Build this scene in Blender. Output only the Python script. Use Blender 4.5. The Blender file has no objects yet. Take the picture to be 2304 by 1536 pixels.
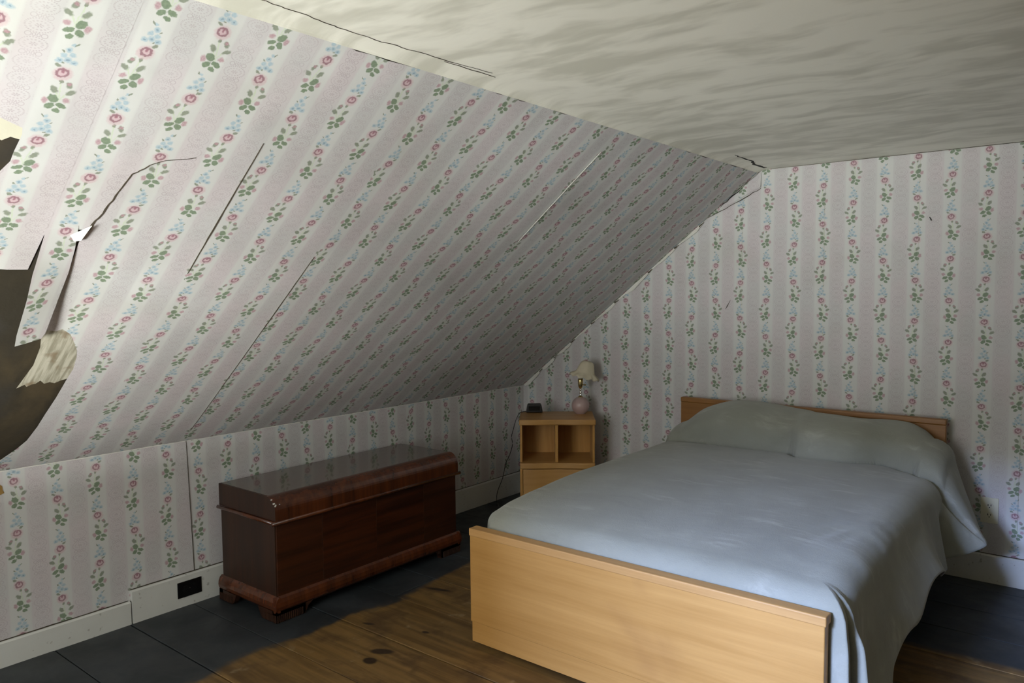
import bpy, bmesh, math, random
from mathutils import Vector, Matrix
from mathutils.geometry import delaunay_2d_cdt
from mathutils import noise as mnoise
PI = math.pi
random.seed(7)
SC = bpy.context.scene
COL = SC.collection

# ---------------------------------------------------------------- camera
cam_data = bpy.data.cameras.new('camera')
cam = bpy.data.objects.new('camera', cam_data)
COL.objects.link(cam)
YAW, PITCH, ROLL = 0.6765, -0.0659, -0.0085
fwd = Vector((-math.sin(YAW) * math.cos(PITCH), math.cos(YAW) * math.cos(PITCH), math.sin(PITCH)))
rgt = Vector((math.cos(YAW), math.sin(YAW), 0))
upv = rgt.cross(fwd)
r2 = math.cos(ROLL) * rgt + math.sin(ROLL) * upv
u2 = -math.sin(ROLL) * rgt + math.cos(ROLL) * upv
M = Matrix((r2, u2, -fwd)).transposed().to_4x4()
M.translation = Vector((3.3289, -4.2716, 1.4278))
cam.matrix_world = M
cam_data.sensor_width = 36.0
cam_data.lens = 1719.05 / 2304 * 36
cam_data.clip_start = 0.05
SC.camera = cam

# ---------------------------------------------------------------- light
WX0, WX1, WZ0, WZ1, WY = 1.50, 2.50, 0.55, 1.90, -5.45      # the gable window behind the camera
w = bpy.data.worlds.new('world')
SC.world = w
w.use_nodes = True
w.node_tree.nodes['Background'].inputs[0].default_value = (0.66, 0.72, 0.78, 1)
w.node_tree.nodes['Background'].inputs[1].default_value = 0.3

def area(name, loc, target, sx, sy, energy, color, spread=PI):
    d = bpy.data.lights.new(name, 'AREA')
    d.shape = 'RECTANGLE'
    d.size, d.size_y = sx, sy
    d.energy = energy
    d.color = color
    d.spread = spread
    o = bpy.data.objects.new(name, d)
    COL.objects.link(o)
    o.location = loc
    o.rotation_euler = (Vector(target) - Vector(loc)).to_track_quat('-Z', 'Y').to_euler()
    return o

# daylight from trees and ground through the window, and open sky above the trees
area('window_daylight', ((WX0 + WX1) / 2, WY + 0.02, (WZ0 + WZ1) / 2), ((WX0 + WX1) / 2, 0, (WZ0 + WZ1) / 2),
     WX1 - WX0, WZ1 - WZ0, 38, (0.97, 1.0, 0.97))
# sunlit ground outside, near and far, throwing light up onto the ceiling
area('near_ground_bounce', (2.9, -10.6, -1.7), (2.0, WY, 1.1), 3.4, 4.0, 1500, (0.97, 1.0, 0.96))
area('far_ground_bounce', (2.6, -14.0, -1.2), (2.0, WY, 1.1), 5.0, 3.0, 1350, (0.97, 1.0, 0.93))
area('side_ground_bounce', (6.5, -11.5, -0.6), (2.0, WY, 1.1), 3.0, 2.0, 3000, (0.98, 1.0, 0.95))
# open sky in the gap above the trees
area('sky_light', (0.80, -11.45, 3.72), (1.95, WY, 1.6), 1.8, 0.95, 2500, (0.42, 0.57, 1.0))

SC.view_settings.view_transform = 'Standard'
SC.view_settings.look = 'None'
SC.view_settings.exposure = 0.0
SC.view_settings.gamma = 1.0
SC.view_settings.use_curve_mapping = False

# ---------------------------------------------------------------- node helpers
class NT:
    def __init__(s, tree):
        s.t = tree
    def n(s, typ, **kw):
        nd = s.t.nodes.new(typ)
        for k, v in kw.items():
            setattr(nd, k, v)
        return nd
    def lk(s, a, b):
        s.t.links.new(a, b)
    def put(s, sock, v):
        if v is None:
            return
        if isinstance(v, (int, float)):
            sock.default_value = v
        elif isinstance(v, (tuple, list)):
            if len(v) == 3 and sock.type == 'RGBA':
                v = (*v, 1)
            sock.default_value = v
        else:
            s.lk(v, sock)
    def math(s, op, a, b=None, c=None, clamp=False):
        nd = s.n('ShaderNodeMath', operation=op, use_clamp=clamp)
        s.put(nd.inputs[0], a)
        if b is not None: s.put(nd.inputs[1], b)
        if c is not None: s.put(nd.inputs[2], c)
        return nd.outputs[0]
    def vm(s, op, a, b=None):
        nd = s.n('ShaderNodeVectorMath', operation=op)
        s.put(nd.inputs[0], a)
        if b is not None: s.put(nd.inputs[1], b)
        return nd.outputs['Value'] if op in ('LENGTH', 'DISTANCE', 'DOT_PRODUCT') else nd.outputs[0]
    def mapr(s, v, a, b, c=0.0, d=1.0, smooth=True):
        nd = s.n('ShaderNodeMapRange', interpolation_type='SMOOTHSTEP' if smooth else 'LINEAR')
        s.put(nd.inputs[0], v)
        for i, q in enumerate((a, b, c, d)): s.put(nd.inputs[i + 1], q)
        return nd.outputs[0]
    def mix(s, f, a, b, blend='MIX'):
        nd = s.n('ShaderNodeMix', data_type='RGBA', blend_type=blend)
        s.put(nd.inputs['Factor'], f)
        s.put(nd.inputs[6], a)
        s.put(nd.inputs[7], b)
        return nd.outputs[2]
    def mapping(s, v, loc=(0, 0, 0), rot=(0, 0, 0), scale=(1, 1, 1), typ='POINT'):
        nd = s.n('ShaderNodeMapping', vector_type=typ)
        s.put(nd.inputs[0], v)
        nd.inputs['Location'].default_value = loc
        nd.inputs['Rotation'].default_value = rot
        nd.inputs['Scale'].default_value = scale
        return nd.outputs[0]
    def noise(s, v, scale=5.0, detail=2.0, rough=0.5, dist=0.0, out='Fac'):
        nd = s.n('ShaderNodeTexNoise')
        s.put(nd.inputs['Vector'], v)
        nd.inputs['Scale'].default_value = scale
        nd.inputs['Detail'].default_value = detail
        nd.inputs['Roughness'].default_value = rough
        nd.inputs['Distortion'].default_value = dist
        return nd.outputs[out]
    def xyz(s, v):
        nd = s.n('ShaderNodeSeparateXYZ')
        s.put(nd.inputs[0], v)
        return nd.outputs
    def comb(s, x, y, z=0.0):
        nd = s.n('ShaderNodeCombineXYZ')
        s.put(nd.inputs[0], x); s.put(nd.inputs[1], y); s.put(nd.inputs[2], z)
        return nd.outputs[0]
    def bump(s, h, strength=0.3, dist=0.01):
        nd = s.n('ShaderNodeBump')
        nd.inputs['Strength'].default_value = strength
        nd.inputs['Distance'].default_value = dist
        s.put(nd.inputs['Height'], h)
        return nd.outputs[0]

def srgb(r, g, b):
    f = lambda c: (c / 255 / 12.92) if c / 255 <= 0.04045 else ((c / 255 + 0.055) / 1.055) ** 2.4
    return (f(r), f(g), f(b))

MAT = {}
def material(name):
    m = bpy.data.materials.new(name)
    m.use_nodes = True
    t = NT(m.node_tree)
    bs = m.node_tree.nodes['Principled BSDF']
    MAT[name] = m
    return m, t, bs

def objc(t):
    return t.n('ShaderNodeTexCoord').outputs['Object']
def posc(t):
    return t.n('ShaderNodeNewGeometry').outputs['Position']

def plain(name, col, rough=0.5, metal=0.0, vary=0.12, scale=20.0, bump=0.0):
    m, t, bs = material(name)
    o = objc(t)
    f = t.noise(o, scale, 3)
    dark = tuple(c * (1 - vary) for c in col)
    lite = tuple(min(1, c * (1 + vary)) for c in col)
    t.put(bs.inputs['Base Color'], t.mix(f, dark, lite))
    bs.inputs['Roughness'].default_value = rough
    bs.inputs['Metallic'].default_value = metal
    if bump:
        t.put(bs.inputs['Normal'], t.bump(t.noise(o, scale * 6, 3), bump, 0.002))
    return m

def wood(name, c_dark, c_lite, axis='X', rough=0.35, scale=1.0, stain=None, coat=0.0, contrast=1.0):
    m, t, bs = material(name)
    o = objc(t)
    st = {'X': (1.2, 22, 22), 'Y': (22, 1.2, 22), 'Z': (22, 22, 1.2)}[axis]
    mp = t.mapping(o, scale=tuple(q * scale for q in st))
    a = t.noise(mp, 1.0, 5, 0.6, 0.6)
    mp2 = t.mapping(o, scale=tuple(q * scale * (5 if q > 5 else 2.5) for q in st))
    b = t.noise(mp2, 1.0, 3, 0.6, 0.2)
    f = t.math('ADD', t.math('MULTIPLY', a, 0.7), t.math('MULTIPLY', b, 0.3))
    f = t.mapr(f, 0.5 - 0.22 / contrast, 0.5 + 0.22 / contrast)
    col = t.mix(f, c_dark, c_lite)
    if stain:
        s = t.noise(o, 3.0, 3, 0.5, 0.4)
        col = t.mix(t.mapr(s, 0.55, 0.8, 0, stain[1]), col, stain[0])
    t.put(bs.inputs['Base Color'], col)
    bs.inputs['Roughness'].default_value = rough
    bs.inputs['Coat Weight'].default_value = coat
    bs.inputs['Coat Roughness'].default_value = 0.12
    t.put(bs.inputs['Normal'], t.bump(b, 0.06, 0.002))
    return m

# ---------------------------------------------------------------- wallpaper print
def make_wallpaper():
    g = bpy.data.node_groups.new('wallpaper_print', 'ShaderNodeTree')
    g.interface.new_socket('Vector', in_out='INPUT', socket_type='NodeSocketVector')
    g.interface.new_socket('Color', in_out='OUTPUT', socket_type='NodeSocketColor')
    t = NT(g)
    gi = t.n('NodeGroupInput').outputs[0]
    go = t.n('NodeGroupOutput').inputs[0]
    PW, UH = 0.150, 0.2045                       # stripe pitch, sprig repeat (metres); uv counts pitches and repeats
    s = t.xyz(gi)
    uu, vv = s[0], s[1]
    j = t.math('FLOOR', t.math('ADD', uu, 0.5))
    par = t.math('MODULO', t.math('ABSOLUTE', j), 2.0)
    q = t.math('ADD', t.math('ADD', vv, 0.865), t.math('MULTIPLY', par, 0.5))
    i = t.math('FLOOR', q)
    fr = t.math('SUBTRACT', q, i)
    mir = t.math('MODULO', t.math('ABSOLUTE', t.math('ADD', i, t.math('FLOOR', t.math('MULTIPLY', j, 0.5)))), 2.0)
    sg = t.math('SUBTRACT', 1.0, t.math('MULTIPLY', mir, 2.0))
    ul = t.math('MULTIPLY', t.math('MULTIPLY', t.math('SUBTRACT', uu, j), PW), sg)
    vl = t.math('MULTIPLY', t.math('SUBTRACT', fr, 0.865), UH)
    pm = t.comb(t.math('MULTIPLY', uu, PW), t.math('MULTIPLY', vv, UH))
    wob = t.n('ShaderNodeTexNoise'); t.lk(pm, wob.inputs['Vector']); wob.inputs['Scale'].default_value = 140
    wob.inputs['Detail'].default_value = 1
    wv = t.vm('MULTIPLY', t.vm('SUBTRACT', wob.outputs['Color'], (0.5, 0.5, 0.5)), (0.0075, 0.0075, 0.0))
    P = t.vm('ADD', t.comb(ul, vl), wv)
    def ell(cx, cy, rx, ry, deg=0.0):
        return t.vm('LENGTH', t.mapping(P, (cx * 1.08, cy, 0), (0, 0, math.radians(deg)), (rx * 1.2, ry * 1.2, 1), 'TEXTURE'))
    def union(lst, soft=0.25):
        d = None
        for e in lst:
            k = ell(*e)
            d = k if d is None else t.math('MINIMUM', d, k)
        return t.mapr(d, 1 - soft, 1 + soft, 1.0, 0.0)
    # --- ground: white sprig band and pink lace band
    lu = t.math('MULTIPLY', t.math('SUBTRACT', t.math('SUBTRACT', uu, 0.5), t.math('FLOOR', uu)), PW)   # centred on the lace band
    lu = t.math('MULTIPLY', t.math('SUBTRACT', t.math('FRACT', uu), 0.5), PW)
    al = t.math('ABSOLUTE', lu)
    band = t.mapr(al, 0.031, 0.043, 1.0, 0.0)
    n1 = t.noise(pm, 7.0, 3)
    white = t.mix(n1, srgb(205, 206, 203), srgb(213, 213, 210))
    pink = t.mix(t.mapr(t.noise(pm, 4.0, 2), 0.35, 0.65), srgb(201, 199, 199), srgb(206, 196, 199))
    col = t.mix(band, white, pink)
    # lace: dotted ovals with a floret inside and paired curls between them
    LP = 0.0465
    lv = t.math('MULTIPLY', t.math('SUBTRACT', t.math('FRACT', t.math('DIVIDE', t.math('MULTIPLY', vv, UH), LP)), 0.5), LP)
    L = t.comb(al, t.math('ABSOLUTE', lv))
    LS = t.comb(lu, lv)
    vor = t.n('ShaderNodeTexVoronoi'); t.lk(pm, vor.inputs['Vector']); vor.inputs['Scale'].default_value = 270
    dots = t.mapr(vor.outputs['Distance'], 0.28, 0.48, 1.0, 0.0)
    def ring(cx, cy, rx, ry, wd):
        d = t.vm('LENGTH', t.mapping(L, (cx, cy, 0), (0, 0, 0), (rx, ry, 1), 'TEXTURE'))
        return t.mapr(t.math('ABSOLUTE', t.math('SUBTRACT', d, 1.0)), wd * 0.4, wd, 1.0, 0.0)
    ang = t.math('ARCTAN2', t.math('DIVIDE', lv, 0.6), lu)
    def dash(n): return t.mapr(t.math('SINE', t.math('MULTIPLY', ang, n)), -0.5, 0.4)
    oval = t.math('MULTIPLY', ring(0, 0, 0.0275, 0.0170, 0.10), dash(30.0))
    inner = t.math('MULTIPLY', t.math('MULTIPLY', ring(0, 0, 0.0180, 0.0105, 0.20), dash(14.0)), 0.7)
    star = t.math('MULTIPLY', t.mapr(t.vm('LENGTH', t.mapping(L, (0, 0, 0), (0, 0, 0), (0.0095, 0.0056, 1), 'TEXTURE')), 0.75, 1.05, 1, 0), dash(6.0))
    curl = ring(0.016, LP / 2, 0.0062, 0.0052, 0.22)
    curl2 = ring(0.0045, LP / 2 - 0.001, 0.003, 0.0026, 0.4)
    edge = t.math('MULTIPLY', t.mapr(t.math('ABSOLUTE', t.math('SUBTRACT', al, 0.0345)), 0.0006, 0.002, 1, 0), dots)
    lace = t.math('MAXIMUM', t.math('MAXIMUM', oval, inner), t.math('MAXIMUM', t.math('MAXIMUM', curl, curl2), t.math('MAXIMUM', star, t.math('MULTIPLY', edge, 0.35))))
    lfade = t.mapr(t.noise(pm, 11.0, 2), 0.3, 0.65, 0.24, 0.55)
    col = t.mix(t.math('MULTIPLY', lace, lfade), col, t.mix(t.noise(pm, 30), srgb(178, 150, 160), srgb(150, 138, 146)))
    # --- sprig
    blue = [(0.002, -0.126, .0040, .0036), (-0.004, -0.1395, .0062, .0055), (0.006, -0.151, .0058, .0052), (-0.010, -0.156, .0058, .0055),
            (0.000, -0.166, .0068, .0058), (0.013, -0.171, .0068, .0058), (-0.0155, -0.1705, .0066, .0058)]
    col = t.mix(t.math('MULTIPLY', union(blue, 0.4), 0.85), col, t.mix(t.noise(pm, 260, 1), srgb(128, 168, 190), srgb(172, 198, 210)))
    core = t.mapr(t.math('MINIMUM', t.math('MINIMUM', ell(0.0, -0.166, .0025, .0022), ell(0.013, -0.171, .0025, .0022)), t.math('MINIMUM', ell(-0.0155, -0.1705, .0025, .0022), ell(-0.004, -0.1395, .0024, .002))), 0.6, 1.3, 1, 0)
    col = t.mix(t.math('MULTIPLY', core, 0.6), col, srgb(92, 130, 160))
    stems = [(-0.006, -0.045, .0016, .031, -10), (-0.018, -0.060, .0013, .017, 28), (-0.003, -0.060, .0013, .016, -26), (-0.013, -0.090, .0013, .016, -8)]
    col = t.mix(t.math('MULTIPLY', union(stems, 0.45), 0.75), col, srgb(196, 212, 178))
    calyx = [(-0.021, -0.029, .0082, .0052, 60), (-0.029, -0.049, .0092, .0052, -30), (0.005, -0.046, .0095, .0058, 50), (0.014, 0.0215, .0062, .0032, 25),
             (-0.003, -0.0215, .0036, .005, -10), (0.008, -0.124, .0045, .0016, 50), (-0.014, -0.145, .0035, .0014, -40), (-0.006, -0.177, .0022, .005, 40)]
    col = t.mix(t.math('MULTIPLY', union(calyx, 0.3), 0.85), col, t.mix(t.noise(pm, 200, 1), srgb(104, 124, 98), srgb(140, 146, 120)))
    leaves = [(0.001, -0.072, .0108, .0082, 40), (-0.019, -0.090, .0105, .0056, 22), (0.003, -0.094, .0092, .0066, -35), (-0.013, -0.1055, .0078, .0052, 25)]
    col = t.mix(t.math('MULTIPLY', union(leaves, 0.16), 0.92), col, t.mix(t.noise(pm, 160, 1), srgb(90, 118, 84), srgb(128, 152, 114)))
    buds = [(-0.026, -0.073, .0068, .0058, 20), (0.0155, -0.080, .0056, .0078, -15), (-0.020, -0.0255, .0042, .0036, 0)]
    col = t.mix(t.math('MULTIPLY', union(buds, 0.4), 0.85), col, t.mix(t.noise(pm, 260, 1), srgb(152, 92, 110), srgb(206, 160, 170)))
    d = ell(0, 0, .0185, .0170)
    pet = t.mapr(d, 0.75, 1.12, 1.0, 0.0)
    col = t.mix(t.math('MULTIPLY', pet, 0.62), col, t.mix(t.noise(pm, 190, 1), srgb(214, 176, 184), srgb(198, 154, 165)))
    d2 = ell(0.001, 0.002, .0112, .0100)
    rg = t.mapr(t.math('ABSOLUTE', t.math('SUBTRACT', d2, 0.86)), 0.10, 0.34, 1.0, 0.0)
    col = t.mix(t.math('MULTIPLY', rg, 0.85), col, srgb(146, 86, 104))
    ins = t.mapr(d2, 0.45, 0.75, 1.0, 0.0)
    col = t.mix(t.math('MULTIPLY', ins, 0.8), col, srgb(206, 166, 176))
    notch = union([(0.001, 0.0065, .003, .0042, 0)], 0.4)
    col = t.mix(t.math('MULTIPLY', notch, 0.8), col, srgb(150, 68, 96))
    # linen-like weave and age
    t.lk(col, go)
    m, t, bs = material('wallpaper')
    uv = t.n('ShaderNodeUVMap').outputs[0]
    gn = t.n('ShaderNodeGroup'); gn.node_tree = g
    t.lk(uv, gn.inputs[0])
    c = gn.outputs[0]
    hs = t.n('ShaderNodeHueSaturation')
    hs.inputs['Saturation'].default_value = 0.74
    t.lk(c, hs.inputs['Color'])
    c = hs.outputs[0]
    po = posc(t)
    st = t.noise(po, 1.7, 4, 0.55, 0.4)
    c = t.mix(t.mapr(st, 0.52, 0.78, 0, 0.22), c, srgb(210, 206, 186), 'MULTIPLY')
    st2 = t.noise(po, 0.6, 2)
    c = t.mix(t.mapr(st2, 0.4, 0.7, 0, 0.18), c, srgb(170, 165, 160), 'MULTIPLY')
    t.put(bs.inputs['Base Color'], c)
    bs.inputs['Roughness'].default_value = 0.62
    bs.inputs['Specular IOR Level'].default_value = 0.3
    h = t.math('ADD', t.math('MULTIPLY', t.noise(po, 2.2, 3, 0.5), 1.0), t.math('MULTIPLY', t.noise(po, 25, 2), 0.05))
    t.put(bs.inputs['Normal'], t.bump(h, 0.28, 0.05))
make_wallpaper()

# ---------------------------------------------------------------- other surfaces
def make_ceiling():
    m, t, bs = material('brushed_ceiling_paint')
    po = posc(t)
    d1 = t.noise(po, 2.2, 2, 0.5, 0.0, 'Color')
    pw = t.vm('ADD', po, t.vm('MULTIPLY', t.vm('SUBTRACT', d1, (0.5, 0.5, 0.5)), (0.22, 0.22, 0)))
    a = t.mapping(pw, rot=(0, 0, -0.55), scale=(3.6, 8.5, 1))
    n1 = t.noise(a, 1.0, 3, 0.5, 0.25)
    b = t.mapping(pw, rot=(0, 0, -0.45), scale=(6, 34, 1))
    n2 = t.noise(b, 1.0, 3, 0.6, 0.2)
    n3 = t.noise(po, 1.3, 2)
    f = t.math('ADD', t.math('ADD', t.math('MULTIPLY', n1, 0.62), t.math('MULTIPLY', n2, 0.14)), t.math('MULTIPLY', n3, 0.24))
    f = t.mapr(f, 0.40, 0.58)
    col = t.mix(f, srgb(212, 210, 196), srgb(242, 240, 228))
    t.put(bs.inputs['Base Color'], col)
    bs.inputs['Roughness'].default_value = 0.45
    t.put(bs.inputs['Normal'], t.bump(t.math('ADD', t.math('MULTIPLY', n2, 0.6), t.math('MULTIPLY', n1, 0.5)), 0.16, 0.005))
make_ceiling()

def make_floor():
    m, t, bs = material('worn_painted_boards')
    po = posc(t)
    x, y, z = t.xyz(po)
    inf = t.n('ShaderNodeObjectInfo')
    rnd = inf.outputs['Random']
    sh = t.vm('ADD', po, t.comb(t.math('MULTIPLY', rnd, 13.0), 0.0, 0.0))
    g1 = t.noise(t.mapping(sh, scale=(1.5, 26, 1)), 1.0, 5, 0.6, 0.7)
    blot = t.noise(po, 5.0, 4, 0.6, 0.3)
    wcol = t.mix(t.mapr(g1, 0.3, 0.7), srgb(92, 68, 36), srgb(132, 102, 58))
    wcol = t.mix(t.mapr(blot, 0.50, 0.68, 0, 0.75), wcol, srgb(78, 56, 32))
    wcol = t.mix(t.mapr(t.noise(po, 9, 3), 0.64, 0.72, 0, 0.35), wcol, srgb(168, 152, 120))
    for (kx, ky, rx, ry, rot) in ((1.066, -2.295, .062, .028, 0.5), (1.085, -2.378, .034, .026, 0), (1.083, -2.07, .022, .013, 0.2), (1.13, -1.62, .05, .022, .4), (0.80, -1.70, .10, .018, 0.3), (0.83, -2.16, .04, .014, .4)):
        e = t.vm('LENGTH', t.mapping(t.comb(x, y), (kx, ky, 0), (0, 0, rot), (rx, ry, 1), 'TEXTURE'))
        wcol = t.mix(t.mapr(t.math('ADD', e, t.math('MULTIPLY', t.math('SUBTRACT', blot, 0.5), 1.0)), 0.55, 1.05, 0.92, 0), wcol, srgb(36, 24, 16))
    pcol = t.mix(t.mapr(t.noise(po, 4, 4), 0.35, 0.7), srgb(38, 42, 45), srgb(51, 55, 59))
    ed = t.math('MULTIPLY', t.math('SUBTRACT', t.noise(t.mapping(po, scale=(5, 2.4, 1)), 1.0, 4, 0.6), 0.5), 0.26)
    ed2 = t.math('MULTIPLY', t.math('SUBTRACT', t.noise(t.mapping(po, scale=(2.4, 6, 1)), 1.0, 4, 0.6), 0.5), 0.10)
    p1 = t.mapr(t.math('ADD', x, ed), 0.68, 0.735, 1, 0)
    p2 = t.mapr(t.math('ADD', y, ed2), -0.965, -0.92, 0, 1)
    p3 = t.mapr(t.math('ADD', x, ed), 4.6, 4.65, 0, 1)
    pm = t.math('MAXIMUM', t.math('MAXIMUM', p1, p2), p3)
    col = t.mix(pm, wcol, pcol)
    t.put(bs.inputs['Base Color'], col)
    t.put(bs.inputs['Roughness'], t.mapr(blot, 0.3, 0.7, 0.42, 0.62))
    t.put(bs.inputs['Normal'], t.bump(t.math('ADD', g1, blot), 0.12, 0.006))
make_floor()

def make_white_trim():
    m, t, bs = material('white_trim_paint')
    po = posc(t)
    f = t.noise(po, 6, 4)
    col = t.mix(f, srgb(196, 196, 190), srgb(216, 216, 212))
    sp = t.noise(po, 42, 3)
    col = t.mix(t.mapr(sp, 0.66, 0.72, 0, 0.5), col, srgb(126, 118, 106))
    t.put(bs.inputs['Base Color'], col)
    bs.inputs['Roughness'].default_value = 0.42
    t.put(bs.inputs['Normal'], t.bump(t.noise(po, 30, 3), 0.15, 0.003))
make_white_trim()

def make_bare_plaster():
    m, t, bs = material('bare_brown_plaster')
    po = posc(t)
    f = t.noise(t.mapping(po, scale=(2, 5, 2)), 1.0, 4, 0.6, 0.5)
    col = t.mix(t.mapr(f, 0.35, 0.65), srgb(40, 34, 20), srgb(66, 55, 34))
    g = t.noise(po, 3.2, 3)
    col = t.mix(t.mapr(g, 0.48, 0.62, 0, 0.8), col, srgb(48, 44, 37))
    t.put(bs.inputs['Base Color'], col)
    bs.inputs['Roughness'].default_value = 0.8
    t.put(bs.inputs['Normal'], t.bump(t.noise(po, 22, 4), 0.4, 0.006))
make_bare_plaster()

def make_backing():
    m, t, bs = material('torn_paper_backing')
    po = posc(t)
    f = t.noise(t.mapping(po, scale=(6, 60, 6)), 1.0, 4, 0.6, 0.3)
    col = t.mix(t.mapr(f, 0.35, 0.65), srgb(142, 137, 118), srgb(188, 183, 166))
    col = t.mix(t.mapr(t.noise(po, 14, 3), 0.55, 0.7, 0, 0.7), col, srgb(124, 104, 78))
    t.put(bs.inputs['Base Color'], col)
    bs.inputs['Roughness'].default_value = 0.85
make_backing()
plain('old_plaster', srgb(206, 202, 182), 0.8, 0, 0.1, 8, 0.3)
plain('ochre_backing', srgb(150, 118, 64), 0.85, 0, 0.2, 60)
plain('paper_white', srgb(226, 224, 216), 0.7, 0, 0.06, 30, 0.2)
plain('crack_dark', srgb(70, 62, 50), 0.9, 0, 0.2, 30)
plain('gap_dark', srgb(30, 28, 24), 0.9, 0, 0.2, 30)

def make_blanket():
    m, t, bs = material('grey_fleece')
    o = objc(t)
    dw = t.noise(o, 3.0, 2, 0.5, 0.0, 'Color')
    ow = t.vm('ADD', o, t.vm('MULTIPLY', t.vm('SUBTRACT', dw, (0.5, 0.5, 0.5)), (0.14, 0.14, 0.14)))
    f = t.noise(t.mapping(ow, rot=(0, 0, -0.4), scale=(4, 10, 6)), 1.0, 3, 0.5, 0.1)
    big = t.noise(o, 2.2, 3)
    col = t.mix(t.mapr(big, 0.3, 0.7), srgb(139, 140, 131), srgb(151, 153, 145))
    f2 = t.noise(t.mapping(ow, rot=(0, 0, 0.35), scale=(9, 44, 12)), 1.0, 4, 0.65, 0.1)
    fm = t.math('MULTIPLY', t.mapr(f, 0.48, 0.74), t.mapr(f2, 0.40, 0.66))
    col = t.mix(t.math('MULTIPLY', fm, 0.55), col, srgb(184, 184, 178))
    fd = t.math('MULTIPLY', t.mapr(f, 0.50, 0.28), t.mapr(f2, 0.62, 0.38))
    col = t.mix(t.math('MULTIPLY', fd, 0.35), col, srgb(126, 127, 120))
    t.put(bs.inputs['Base Color'], col)
    bs.inputs['Roughness'].default_value = 0.9
    bs.inputs['Specular IOR Level'].default_value = 0.15
    bs.inputs['Sheen Weight'].default_value = 0.25
    bs.inputs['Sheen Roughness'].default_value = 0.5
    h = t.math('ADD', t.math('MULTIPLY', t.noise(o, 260, 3, 0.7), 0.22), t.math('ADD', t.math('MULTIPLY', t.noise(o, 7.0, 3, 0.5), 0.9), t.math('MULTIPLY', f2, 0.12)))
    t.put(bs.inputs['Normal'], t.bump(h, 0.5, 0.012))
make_blanket()

BL1, BL2 = srgb(168, 122, 62), srgb(196, 150, 88)
wood('blond_wood', BL1, BL2, 'X', 0.45, 0.8, (srgb(146, 102, 58), 0.45), 0.08, 0.7)
wood('headboard_wood', srgb(122, 80, 34), srgb(146, 100, 48), 'X', 0.45, 0.8, None, 0.08, 0.7)
wood('blond_wood_cap', srgb(174, 130, 76), srgb(198, 154, 98), 'X', 0.5, 1.0, None, 0.0, 0.7)
wood('blond_wood_upright', srgb(172, 124, 60), srgb(198, 150, 84), 'Z', 0.35, 1.0, None, 0.25)
wood('walnut', srgb(40, 18, 8), srgb(72, 36, 18), 'Y', 0.34, 1.0, None, 0.12)
wood('walnut_end', srgb(36, 18, 9), srgb(58, 32, 17), 'Z', 0.42, 1.0, None, 0.0)
wood('walnut_burl', srgb(52, 24, 10), srgb(96, 48, 22), 'Z', 0.26, 0.6, (srgb(120, 52, 24), 0.5), 0.35)

def diag_wood(name, ang):
    m, t, bs = material(name)
    o = objc(t)
    mp = t.mapping(o, rot=(ang, 0, 0), scale=(20, 1.6, 26))
    f = t.mapr(t.noise(mp, 1.0, 5, 0.6, 0.5), 0.3, 0.7)
    t.put(bs.inputs['Base Color'], t.mix(f, srgb(40, 17, 8), srgb(72, 35, 18)))
    bs.inputs['Roughness'].default_value = 0.28
    bs.inputs['Coat Weight'].default_value = 0.12
diag_wood('walnut_diag_a', 0.75)
diag_wood('walnut_diag_b', -0.75)
plain('lid_top_lacquer', srgb(70, 48, 30), 0.2, 0, 0.15, 6)
MAT['lid_top_lacquer'].node_tree.nodes['Principled BSDF'].inputs['Coat Weight'].default_value = 0.5
plain('black_plastic', srgb(14, 14, 15), 0.35, 0, 0.2, 30)
plain('black_bakelite', srgb(12, 12, 12), 0.3, 0, 0.2, 30)
plain('slot_dark', srgb(6, 6, 6), 0.7, 0, 0.1, 30)
plain('ivory_plate', srgb(204, 200, 176), 0.4, 0, 0.05, 30)
plain('brass', (0.62, 0.48, 0.22), 0.16, 1.0, 0.08, 30)
plain('chrome', (0.8, 0.78, 0.74), 0.1, 1.0, 0.05, 30)
plain('pink_glass', srgb(184, 160, 157), 0.3, 0, 0.05, 8)
MAT['pink_glass'].node_tree.nodes['Principled BSDF'].inputs['Subsurface Weight'].default_value = 0.2
MAT['pink_glass'].node_tree.nodes['Principled BSDF'].inputs['Subsurface Radius'].default_value = (0.03, 0.02, 0.02)
plain('cream_shade', srgb(206, 196, 172), 0.8, 0, 0.08, 40, 0.2)
plain('clock_glass', srgb(20, 24, 26), 0.08, 0, 0.1, 10)

# ---------------------------------------------------------------- mesh helpers
def add_box(bm, x0, x1, y0, y1, z0, z1):
    vs = [bm.verts.new((x, y, z)) for x in (x0, x1) for y in (y0, y1) for z in (z0, z1)]
    for f in ((0, 1, 3, 2), (4, 6, 7, 5), (0, 4, 5, 1), (2, 3, 7, 6), (0, 2, 6, 4), (1, 5, 7, 3)):
        bm.faces.new([vs[i] for i in f])

def add_tube(bm, pts, r, seg=8, cap=True):
    pts = [Vector(p) for p in pts]
    rings = []
    for i, p in enumerate(pts):
        d = (pts[min(i + 1, len(pts) - 1)] - pts[max(i - 1, 0)]).normalized()
        a = d.cross(Vector((0, 0, 1)))
        if a.length < 1e-4: a = d.cross(Vector((1, 0, 0)))
        a.normalize(); b = d.cross(a)
        rings.append([bm.verts.new(p + r * (math.cos(2 * PI * k / seg) * a + math.sin(2 * PI * k / seg) * b)) for k in range(seg)])
    for i in range(len(rings) - 1):
        for k in range(seg):
            bm.faces.new((rings[i][k], rings[i][(k + 1) % seg], rings[i + 1][(k + 1) % seg], rings[i + 1][k]))
    if cap:
        bm.faces.new(rings[0][::-1]); bm.faces.new(rings[-1])

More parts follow.
